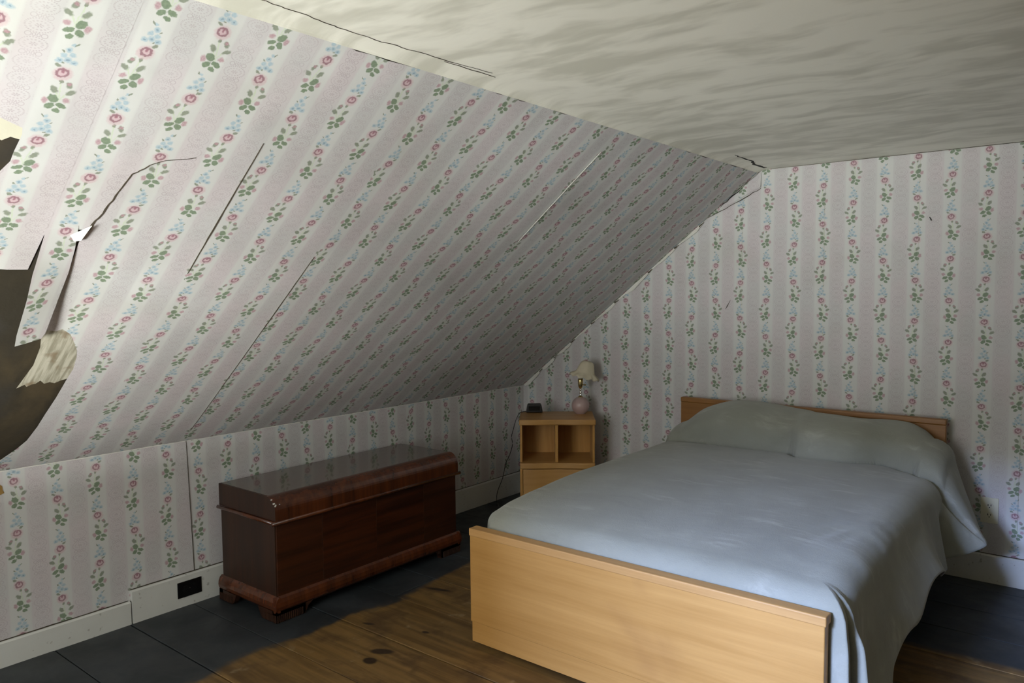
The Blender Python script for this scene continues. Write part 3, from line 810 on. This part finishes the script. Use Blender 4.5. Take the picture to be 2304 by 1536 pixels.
# ---------------------------------------------------------------- cedar chest
def make_chest():
    x0, x1, y0, y1 = 0.058, 0.510, -2.400, -1.242
    W, L = x1 - x0, y1 - y0
    t = tag(empty('blanket_chest', (x0, y0, 0)), 'dark walnut blanket chest with rounded lid edge against the knee wall', 'chest')
    zb, zl, zt = 0.085, 0.432, 0.5475
    body = box('body', (0.012, W - 0.012, 0.012, L - 0.012, zb, zl), 'walnut', t, 0.003)
    box('end_panel', (0.014, W - 0.014, 0.008, 0.013, zb + .02, zl - .004), 'walnut_end', body)
    box('end_panel', (0.014, W - 0.014, L - .013, L - 0.008, zb + .02, zl - .004), 'walnut_end', body)
    # matched veneer on the front
    fx0, fx1 = W - 0.013, W - 0.009
    ys = [0.013, 0.013 + 0.21 * L, 0.5 * L, 0.79 * L - 0.013, L - 0.013]
    for i, mt in enumerate(['walnut', 'walnut_diag_a', 'walnut_diag_b', 'walnut']):
        box('veneer_panel', (fx0, fx1, ys[i] + .0005, ys[i + 1] - .0005, zb + .005, zl - .004), mt, body, 0.0006, 1)
    # lid: rounded front edge
    r = 0.062
    pr = [(0.004, zl + .012), (0.004, zt)]
    for k in range(9):
        a = PI / 2 * (1 - k / 8)
        pr.append((W - r + r * math.cos(a), zt - r + r * math.sin(a)))
    pr += [(W, zl + .012)]
    bm = bmesh.new(); add_prism(bm, pr, 'Y', 0.004, L - 0.004)
    lid = obj('lid', bm, 'walnut_end', t, 0.002)
    bm = bmesh.new()
    pr2 = [(W - r + (r + .0015) * math.cos(PI / 2 * (1 - k / 10)), zt - r + (r + .0015) * math.sin(PI / 2 * (1 - k / 10))) for k in range(11)]
    pr2 += [(W + .0015, zl + .012), (W - .0005, zl + .012)]
    pr2 += [(W - r + (r - .0005) * math.cos(PI / 2 * k / 10), zt - r + (r - .0005) * math.sin(PI / 2 * k / 10)) for k in range(11)]
    add_prism(bm, pr2, 'Y', 0.003, L - 0.003)
    obj('lid_front', bm, 'walnut_burl', lid, smooth=False)
    box('lid_top', (0.012, W - r - .002, 0.012, L - .012, zt - .001, zt + .0012), 'lid_top_lacquer', lid, 0.0006, 1)
    # bead under the lid on three sides
    bm = bmesh.new()
    rb = 0.0085
    c = [(rb * math.cos(2 * PI * k / 12), rb * math.sin(2 * PI * k / 12)) for k in range(12)]
    add_prism(bm, [(W + u, zl + .005 + v) for u, v in c], 'Y', -.014, L + .014)
    add_prism(bm, [(0.0 + u, zl + .005 + v) for u, v in c], 'X', 0.0, W)
    add_prism(bm, [(L + u, zl + .005 + v) for u, v in c], 'X', 0.0, W)
    obj('lid_bead', bm, 'walnut_burl', lid, smooth=True)
    # base moulding
    bm = bmesh.new()
    pb = [(0, 0.045), (0.012, 0.045), (0.020, 0.055), (0.023, 0.070), (0.021, 0.088), (0.014, 0.104), (0.004, 0.112), (0, 0.112)]
    add_prism(bm, [(W - 0.012 + u, v) for u, v in pb], 'Y', -.010, L + .010)
    add_prism(bm, [(0.012 - u, v) for u, v in pb], 'X', 0.0, W + 0.008)
    add_prism(bm, [(L - 0.012 + u, v) for u, v in pb], 'X', 0.0, W + 0.008)
    obj('base_moulding', bm, 'walnut_burl', t, smooth=False)
    # reeded bracket feet
    def foot(fx, fy, sx, sy):
        bm = bmesh.new()
        add_prism(bm, [(fx, 0), (fx - sx * .03, 0), (fx - sx * .03, .05), (fx, .05)], 'Y', min(fy, fy + sy * .15), max(fy, fy + sy * .15))
        prof = [(fy, 0), (fy + sy * .14, 0), (fy + sy * .155, .012), (fy + sy * .165, .03), (fy + sy * .19, .047), (fy, .05)]
        add_prism(bm, prof, 'X', min(fx, fx - sx * .025), max(fx, fx - sx * .025))
        add_prism(bm, [(fx, 0), (fx - sx * .11, 0), (fx - sx * .125, .015), (fx - sx * .14, .047), (fx, .05)], 'Y', min(fy, fy + sy * .025), max(fy, fy + sy * .025))
        f = obj('foot', bm, 'walnut_end', t)
        bm = bmesh.new()
        for k in range(14):
            q = fy + sy * (.006 + k * .0098)
            add_prism(bm, [(q + .0034 * math.cos(2 * PI * a / 8), fx + sx * .001 + .0034 * math.sin(2 * PI * a / 8)) for a in range(8)][::1], 'Z', 0.002, 0.036) if False else None
            pts = [(fx + sx * .0005 + .0036 * math.cos(2 * PI * a / 8), q + .0036 * math.sin(2 * PI * a / 8)) for a in range(8)]
            add_prism(bm, pts, 'Z', 0.002, 0.034)
        for k in range(11):
            q = fx - sx * (.006 + k * .0098)
            pts = [(q + .0036 * math.cos(2 * PI * a / 8), fy - sy * .0005 + .0036 * math.sin(2 * PI * a / 8)) for a in range(8)]
            add_prism(bm, pts, 'Z', 0.002, 0.034)
        obj('reeding', bm, 'walnut_end', f)
    foot(W + .004, -.006, 1, 1); foot(W + .004, L + .006, 1, -1)
    foot(0.0, -.006, -1, 1); foot(0.0, L + .006, -1, -1)
    # small bright chips on the near lid corner
    bm = bmesh.new()
    for (a, y, s) in ((0.62, .004, .004), (0.50, .010, .003), (0.44, .006, .0035), (0.95, .003, .003), (0.5, .030, .002)):
        px, pz = W - r + (r + .0022) * math.cos(a), zt - r + (r + .0022) * math.sin(a)
        add_box(bm, px - s, px + .0006, y - s * .4, y + s * 1.6, pz - s, pz + s * .6)
    o = obj('edge_chips', bm, 'paper_white', lid)
make_chest()

# ---------------------------------------------------------------- bed
FX0, FX1, FY = 1.3147, 2.690, -2.048
def make_bed():
    t = tag(empty('bed', ((FX0 + FX1) / 2, -1.05, 0)), 'blond wood double bed with plain panel headboard and footboard', 'bed')
    cx, cy = (FX0 + FX1) / 2, -1.05
    def bx(name, x0, x1, y0, y1, z0, z1, mt, par=t, bv=0.003):
        return box(name, (x0 - cx, x1 - cx, y0 - cy, y1 - cy, z0, z1), mt, par, bv)
    ft = 0.4855
    fb = bx('footboard', FX0 + .003, FX1 - .003, FY + .001, FY + .040, 0.106, ft - .015, 'blond_wood')
    bm = bmesh.new()
    add_box(bm, FX0 - .001 - cx, FX1 + .001 - cx, FY - .001 - cy, FY + .048 - cy, ft - .0305, ft)
    obj('top_cap', bm, 'blond_wood_cap', fb, 0.004, seg=3)
    bx('bottom_rail', FX0 + .010, FX1 - .010, FY + .003, FY + .040, 0.026, 0.1065, 'blond_wood', fb, 0.0)
    bx('groove', FX0 + .006, FX1 - .006, FY + .006, FY + .036, 0.100, 0.110, 'crack_dark', fb, 0)
    hx0, hx1, hy, ht = 1.277, 2.676, -0.113, 0.790
    hb = bx('headboard', hx0 + .002, hx1 - .002, hy, hy + .034, 0.10, ht - .028, 'headboard_wood')
    bm = bmesh.new(); add_box(bm, hx0 - cx, hx1 - cx, hy - .003 - cy, hy + .040 - cy, ht - .0285, ht)
    obj('top_cap', bm, 'headboard_wood', hb, 0.006, seg=3)
    bx('side_rail', FX0 + .03, FX0 + .055, FY + .04, hy, 0.20, 0.33, 'blond_wood')
    bx('side_rail', FX1 - .055, FX1 - .03, FY + .04, hy, 0.20, 0.33, 'blond_wood')
    for lx in (FX0 + .14, FX1 - .14):
        bx('leg', lx - .022, lx + .022, FY + .055, FY + .095, 0.0, 0.22, 'blond_wood_upright')
        bx('leg', lx - .022, lx + .022, hy + .002, hy + .032, 0.0, 0.12, 'blond_wood_upright')
make_bed()

# ---------------------------------------------------------------- blanket over bed and pillows
def interp(tab, x):
    if x <= tab[0][0]: return tab[0][1]
    for (a, va), (b, vb) in zip(tab[:-1], tab[1:]):
        if x <= b:
            f = (x - a) / (b - a); f = f * f * (3 - 2 * f)
            return va + (vb - va) * f
    return tab[-1][1]
def spline(tab, x):
    """smooth curve through the table, without steps"""
    if x <= tab[0][0]: return tab[0][1]
    if x >= tab[-1][0]: return tab[-1][1]
    n = len(tab)
    m = [0.0] * n
    for i in range(1, n - 1): m[i] = (tab[i + 1][1] - tab[i - 1][1]) / (tab[i + 1][0] - tab[i - 1][0])
    m[0] = (tab[1][1] - tab[0][1]) / (tab[1][0] - tab[0][0]); m[-1] = (tab[-1][1] - tab[-2][1]) / (tab[-1][0] - tab[-2][0])
    for i in range(n - 1):
        (a, va), (b, vb) = tab[i], tab[i + 1]
        if x <= b:
            h = b - a; q = (x - a) / h
            return (2 * q ** 3 - 3 * q * q + 1) * va + (q ** 3 - 2 * q * q + q) * h * m[i] + (3 * q * q - 2 * q ** 3) * vb + (q ** 3 - q * q) * h * m[i + 1]
def sstep(a, b, x):
    f = min(1, max(0, (x - a) / (b - a))); return f * f * (3 - 2 * f)
XI0, XI1, YI0, YI1, RR = 1.365, 2.630, -1.900, -0.155, 0.060
def crease(x):
    return interp([(1.30, -.46), (1.38, -.36), (1.69, -.385), (2.0, -.365), (2.08, -.43), (2.29, -.425), (2.47, -.36), (2.58, -.41), (2.64, -.46), (2.8, -.62)], x)
def top_z(x, y):
    z = spline([(-1.94, .535), (-1.8, .562), (-1.5, .582), (-1.2, .590), (-0.5, .588), (-0.1, .585)], y)
    ex = min(x - 1.30, 2.70 - x)
    z += 0.016 * sstep(0.0, 0.35, ex) - 0.010
    z += 0.006 * mnoise.noise(Vector((x * 2.5, y * 2.0, 1.7))) + 0.0022 * mnoise.noise(Vector((x * 9 + y * 3, y * 7, 4.2)))
    # wrinkles near the far-foot corner
    wq = math.exp(-((x - 2.60) / .12) ** 2 - ((y + 1.55) / .22) ** 2)
    z += 0.008 * wq * mnoise.noise(Vector((x * 3 + y * 6, (x * 0.9 - y * 0.5) * 22, 2.0)))
    yc = crease(x)
    hgt = spline([(1.30, 0.035), (1.365, .088), (1.47, .165), (1.63, .212), (1.78, .218), (2.02, .196), (2.20, .185), (2.36, .182), (2.52, .186), (2.60, .158), (2.64, .125), (2.70, .09)], x)
    if y > yc:
        dd = y - yc
        f = min(1.0, dd / 0.20)
        prof = (1 - (1 - f) ** 2.4) ** 0.52
        z += hgt * prof * (1 - 0.10 * sstep(.22, .34, dd)) + 0.004 * mnoise.noise(Vector((x * 4, y * 6, 9.0)))
    else:
        z -= 0.046 * math.exp(-((y - yc) / 0.019) ** 2)
    return z
def make_blanket_mesh():
    bm = bmesh.new()
    nx, ny = 100, 260
    G = [[None] * (ny + 1) for _ in range(nx + 1)]
    for i in range(nx + 1):
        x = XI0 + (XI1 - XI0) * i / nx
        for j in range(ny + 1):
            f = j / ny
            y = YI0 + (YI1 - YI0) * (f if f < 0.0 else f)
            dd = y - crease(x)
            yy = y - (0.017 * math.exp(-((dd - .030) / .028) ** 2) * sstep(0, .012, dd) * sstep(1.365, 1.45, x) * (1 - sstep(2.5, 2.62, x)))
            G[i][j] = bm.verts.new((x, yy, top_z(x, y)))
    for i in range(nx):
        for j in range(ny):
            bm.faces.new((G[i][j], G[i + 1][j], G[i + 1][j + 1], G[i][j + 1]))
    # walk round the rim: foot edge left to right, foot-right corner, right side, head, left side
    rim = []
    for i in range(nx + 1): rim.append((G[i][0], (0, -1), 'foot', 0))
    NC = 56
    for k in range(1, NC):
        a = PI / 2 * k / NC
        rim.append((G[nx][0], (math.sin(a), -math.cos(a)), 'corner', math.degrees(a)))
    for j in range(ny + 1): rim.append((G[nx][j], (1, 0), 'right', 0))
    for k in range(1, 8):
        a = PI / 2 * k / 8; rim.append((G[nx][ny], (math.cos(a), math.sin(a)), 'hr', 0))
    for i in range(nx, -1, -1): rim.append((G[i][ny], (0, 1), 'head', 0))
    for k in range(1, 8):
        a = PI / 2 * k / 8; rim.append((G[0][ny], (-math.sin(a), math.cos(a)), 'hl', 0))
    for j in range(ny, -1, -1): rim.append((G[0][j], (-1, 0), 'left', 0))
    for k in range(1, 16):
        a = PI / 2 * k / 16; rim.append((G[0][0], (-math.cos(a), -math.sin(a)), 'fl', math.degrees(a)))
    gs = lambda x, c, s: math.exp(-((x - c) / s) ** 2)
    def hem(v, kind, a):
        x, y = v.co.x, v.co.y
        if kind == 'foot':
            return 0.38 if x < 2.59 else 0.38 - 0.335 * sstep(2.59, 2.63, x)
        if kind == 'corner': return 0.045
        if kind == 'right':
            if y < -1.72: return 0.045 + 0.02 * sstep(-1.9, -1.72, y)
            z = 0.065 + 0.135 * sstep(-1.72, -1.62, y) + 0.065 * sstep(-1.64, -1.42, y)
            z += 0.022 * math.sin(y * 11.0 + 0.6) * sstep(-1.65, -1.4, y) * (1 - sstep(-.7, -.55, y)) - 0.04 * sstep(-.85, -.6, y)
            z += 0.055 * sstep(-1.6, -1.1, y) * (1 - sstep(-1.0, -.70, y))
            return z + 0.10 * sstep(-.56, -.46, y)
        if kind in ('hr', 'head', 'hl'): return 0.33
        return 0.085 + 0.02 * math.sin(y * 9)
    def flare(v, kind, a, h, drop):
        x, y = v.co.x, v.co.y
        f = h / max(drop, .01)
        if kind == 'foot':
            return -0.02 * f if x < 2.59 else -0.02 * f + 0.026 * sstep(2.59, 2.63, x) * f
        if kind == 'corner':
            o = (0.006 + 0.058 * sstep(30, 90, a)) * f
            o += 0.016 * gs(a, 44, 13) * sstep(0, .25, f) + 0.036 * gs(a, 73, 5) * sstep(0, .25, f)
            o -= 0.078 * gs(a, 61, 4.2) * sstep(0.0, .35, f) + 0.014 * gs(a, 27, 4) * sstep(.1, .6, f)
            return o
        if kind == 'right':
            o = 0.050 * f
            o += 0.040 * sstep(-1.80, -1.08, y) * (1 - sstep(-1.02, -.70, y)) * f
            o += 0.014 * gs(y, -1.900, .05) * sstep(0, .4, f)
            o -= 0.016 * gs(y, -1.80, .05) * sstep(0.1, .7, f)
            o += 0.014 * gs(y, -1.70, .06) * f
            o += 0.008 * math.sin(y * 13 + 1.0) * f * (1 - sstep(-.8, -.6, y)) * sstep(-1.65, -1.4, y)
            o -= 0.060 * gs(y, -.555, .030) * sstep(.05, .5, f)
            o += 0.125 * sstep(-.55, -.47, y) * f ** 1.1 - 0.05 * sstep(-.45, -.16, y) * f
            return o
        if kind in ('hr',): return 0.03 * f
        if kind in ('head', 'hl'): return -0.01 * f
        if kind == 'fl': return 0.02 * f
        o = 0.012 + 0.028 * f
        o += 0.045 * gs(y, -1.90, .10) * sstep(.35, .9, f)
        return o
    KA, KV = 6, 20
    cols = []
    for (v, n, kind, a) in rim:
        col = [v]
        zr = v.co.z
        hz = hem(v, kind, a)
        RR = {'right': .095, 'corner': .095, 'hr': .08, 'foot': .095}.get(kind, .060)
        drop = zr - RR - hz
        for k in range(1, KA + 1):
            ph = PI / 2 * k / KA
            sq = 1.0
            if kind == 'corner':
                ar = math.radians(a); sq = (1.0 / max(math.cos(ar), math.sin(ar))) ** 1.15
            off = RR * sq * math.sin(ph) + (0.35 * flare(v, kind, a, 0.20 * k / KA * drop, drop) if kind == 'corner' else 0.0)
            col.append(bm.verts.new((v.co.x + n[0] * off, v.co.y + n[1] * off, zr - RR * (1 - math.cos(ph)))))
        for k in range(1, KV + 1):
            h = drop * k / KV
            off = RR * sq + flare(v, kind, a, h if kind != 'corner' else 0.07 * drop + 0.93 * h, drop)
            if kind == 'head' or kind == 'hr' or kind == 'hl': off = min(off, 0.035 + RR * 0.0) if kind != 'hr' else off
            dy = 0.0
            if kind == 'right' and v.co.y > -.56: dy = -0.12 * (h / drop) * sstep(-.56, -.2, v.co.y)
            col.append(bm.verts.new((v.co.x + n[0] * off, v.co.y + n[1] * off + dy, zr - RR - h)))
        cols.append(col)
    N = len(cols)
    for i in range(N):
        A, B = cols[i], cols[(i + 1) % N]
        for k in range(KA + KV):
            vs = []
            for q in (A[k], B[k], B[k + 1], A[k + 1]):
                if q not in vs: vs.append(q)
            if len(vs) >= 3:
                try: bm.faces.new(vs)
                except ValueError: pass
    o = obj('blanket', bm, 'grey_fleece', None, smooth=True)
    sm = o.modifiers.new("smooth", "SMOOTH"); sm.factor = 0.15; sm.iterations = 1
    so = o.modifiers.new('solid', 'SOLIDIFY'); so.thickness = 0.006; so.offset = -1
    tag(o, 'grey fleece blanket spread over the bed and pillows, draped at the sides', 'blanket')
make_blanket_mesh()

# ---------------------------------------------------------------- nightstand
NS0, NA, NW, ND, NZ = Vector((0.240, -0.340, 0)), 0.636, 0.471, 0.343, 0.636
def ns_world(lx, ly, z):
    return Vector((NS0.x + lx * math.cos(NA) + ly * math.sin(NA), NS0.y + lx * math.sin(NA) - ly * math.cos(NA), z))
def make_nightstand():
    t = tag(empty('nightstand', NS0, NA), 'blond wood nightstand with open divided shelf standing in the corner', 'nightstand')
    # local: x right, -y to the front
    def front(lx, depth, amp=0.006):
        f = lx / NW
        return -(depth + amp * math.cos(2 * PI * (f - .13) * 1.35))
    def curved(name, x0, x1, depth, z0, z1, mt, par=t, bv=0.003, amp=0.006, yb=0.0):
        n = 24
        poly = [(x0, yb)] + [(x0 + (x1 - x0) * k / n, front(x0 + (x1 - x0) * k / n, depth, amp)) for k in range(n + 1)] + [(x1, yb)]
        bm = bmesh.new(); add_prism(bm, poly, 'Z', z0, z1)
        return obj(name, bm, mt, par, bv)
    curved('top', 0, NW, ND - .004, NZ - .034, NZ, 'blond_wood', bv=0.006)
    curved('shelf', .004, NW - .004, ND - .006, .330, .366, 'blond_wood', bv=0.005)
    box('side_panel', (.004, .018, -ND + .035, -.002, .03, NZ - .034), 'blond_wood_upright', t, .001)
    box('side_panel', (NW - .018, NW - .004, -ND + .035, -.002, .03, NZ - .034), 'blond_wood_upright', t, .001)
    box('back_panel', (.018, NW - .018, -.012, -.004, .03, NZ - .034), 'blond_wood_upright', t)
    box('divider', (.222, .240, -ND + .035, -.012, .366, NZ - .034), 'blond_wood_upright', t, .001)
    box('stile', (.004, .020, -ND + .004, -ND + .035, .03, .330), 'blond_wood_upright', t, .001)
    box('stile', (NW - .020, NW - .004, -ND + .004, -ND + .035, .03, .330), 'blond_wood_upright', t, .001)
    d = curved('door', .0225, NW - .0225, ND - .012, .060, .326, 'blond_wood', bv=.003, amp=.005, yb=-ND + .045)
    bm = bmesh.new(); add_lathe(bm, [(.0001, 0), (.008, 0), (.007, .010), (.014, .018), (.014, .024), (.0001, .028)], 16)
    k = obj('knob', bm, 'brass', d, smooth=True); k.location = (NW - .06, -ND + .008, .2); k.rotation_euler = (PI / 2, 0, 0)
    curved('plinth', .010, NW - .010, ND - .03, 0.0, .060, 'blond_wood', bv=.002)
make_nightstand()

# ---------------------------------------------------------------- lamp
def make_lamp():
    P = ns_world(.392, .128, NZ)
    P = Vector((0.612, -0.188, NZ))
    t = tag(empty('table_lamp', P), 'small lamp with pink glass globe base and tilted cream ruffled shade', 'lamp')
    R = .0575
    bm = bmesh.new()
    pr = [(.0001, 0), (.030, 0), (.031, .004)]
    for k in range(1, 20):
        a = -PI / 2 + 0.52 + (PI - 0.52 - 0.28) * k / 19
        pr.append((R * math.cos(a), .053 + R * math.sin(a)))
    add_lathe(bm, pr, 40)
    obj('base', bm, 'pink_glass', t, smooth=True)
    bm = bmesh.new(); add_lathe(bm, [(.0001, .106), (.018, .106), (.018, .110), (.011, .113), (.008, .116)], 24)
    obj('collar', bm, 'brass', t, smooth=True)
    bm = bmesh.new(); add_lathe(bm, [(.006, .114), (.008, .121), (.0055, .127), (.007, .132), (.0105, .138), (.007, .145), (.005, .149), (.008, .153), (.009, .158), (.006, .163)], 24)
    obj('neck', bm, 'chrome', t, smooth=True)
    bm = bmesh.new(); add_lathe(bm, [(.006, .162), (.010, .166), (.014, .176), (.0165, .188), (.0165, .218), (.0155, .226), (.0001, .226)], 24)
    s = obj('socket', bm, 'brass', t, smooth=True)
    bm = bmesh.new(); add_tube(bm, [(.015, 0, .186), (.030, 0, .186)], .003, 8)
    add_lathe(bm, [(.0001, .181), (.005, .183), (.005, .189), (.0001, .191)], 10, (.031, 0, 0))
    sw = obj('switch', bm, 'brass', s); sw.rotation_euler = (0, 0, 0.6)
    # shade: lobed crown and ruffled brim, tipped to the right
    sh = empty('shade_pivot'); bpy.data.objects.remove(sh)
    bm = bmesh.new()
    pr = [(.012, .112), (.024, .113), (.036, .108), (.046, .092), (.053, .070), (.060, .046), (.068, .034), (.082, .024), (.094, .014), (.099, .007)]
    def lob(r, z, a):
        k = min(1, max(0, (r - .02) / .03))
        rim = max(0, (r - .07) / .03)
        return (r * (1 + .035 * k * math.cos(6 * a)) + .004 * rim * math.cos(12 * a + .5), z + .006 * rim * math.cos(12 * a))
    add_lathe(bm, pr, 72, (0, 0, 0), lob)
    s = obj('lamp_shade', bm, 'cream_shade', t, smooth=True, solid=.0015)
    right = Vector((math.cos(YAW), math.sin(YAW), 0))
    fw = Vector((-math.sin(YAW), math.cos(YAW), 0))
    s.rotation_mode = 'QUATERNION'
    from mathutils import Quaternion
    s.rotation_quaternion = Quaternion(fw, 0.24)
    s.location = right * 0.022 + Vector((0, 0, .228))
    bm = bmesh.new()
    add_tube(bm, [right * .012 + Vector((0, 0, .222)), right * .020 + Vector((0, 0, .262)), right * .038 + Vector((0, 0, .318))], .0022, 6)
    obj('harp', bm, 'brass', t)
    bm = bmesh.new(); add_lathe(bm, [(.0001, .0), (.016, .006), (.021, .022), (.016, .040), (.010, .050)], 20, (0, 0, .226))
    obj('bulb', bm, 'paper_white', t, smooth=True)
make_lamp()

# ---------------------------------------------------------------- alarm clock and its cord
def make_clock():
    P = Vector((0.340, -0.322, NZ))
    t = tag(empty('alarm_clock', P, 0.66), 'small black alarm clock on the nightstand, its cord trailing to the floor', 'clock')
    bm = bmesh.new()
    w0, w1 = .053, .046
    add_prism(bm, [(-w0, .004), (w0, .004), (w0, .014), (w1, .050), (w1 - .006, .056), (-w1 + .006, .056), (-w1, .050), (-w0, .014)], 'Y', -.030, .030)
    obj('case', bm, 'black_plastic', t, .004, seg=3)
    box('display', (-.036, .036, -.0312, -.0296, .016, .044), 'clock_glass', t, .0005, 1)
    bm = bmesh.new(); add_box(bm, -.04, .04, -.012, .012, .0555, .0585)
    obj('snooze_bar', bm, 'black_plastic', t, .001)
    for sx in (-1, 1):
        bm = bmesh.new(); add_lathe(bm, [(.0001, 0), (.006, 0), (.006, .005)], 10, (sx * .042, 0, 0)); obj('foot', bm, 'black_plastic', t)
    pts = [(0.318, -.300, .645), (0.300, -.330, .643), (0.283, -.395, .640), (0.268, -.41, .612), (0.255, -.42, .57), (0.242, -.42, .529), (0.226, -.42, .478), (0.233, -.42, .426), (0.206, -.42, .349), (0.175, -.42, .294), (0.147, -.42, .192), (0.112, -.42, .118), (0.096, -.42, .073), (0.092, -.42, .024), (.078, -.405, .006), (.060, -.385, .004), (.09, -.40, .004), (.131, -.445, .004), (.17, -.47, .004)]
    inv = Matrix.Translation(P) @ Matrix.Rotation(0.66, 4, 'Z')
    inv = inv.inverted()
    # smooth the path
    V = [inv @ Vector(p) for p in pts]
    S = []
    for i in range(len(V) - 1):
        p0, p1, p2, p3 = V[max(i - 1, 0)], V[i], V[i + 1], V[min(i + 2, len(V) - 1)]
        for k in range(4):
            q = k / 4
            S.append(0.5 * ((2 * p1) + (p2 - p0) * q + (2 * p0 - 5 * p1 + 4 * p2 - p3) * q * q + (3 * p1 - p0 - 3 * p2 + p3) * q ** 3))
    S.append(V[-1])
    bm = bmesh.new(); add_tube(bm, S, .0022, 6)
    obj('power_cord', bm, 'black_plastic', t, smooth=True)
make_clock()
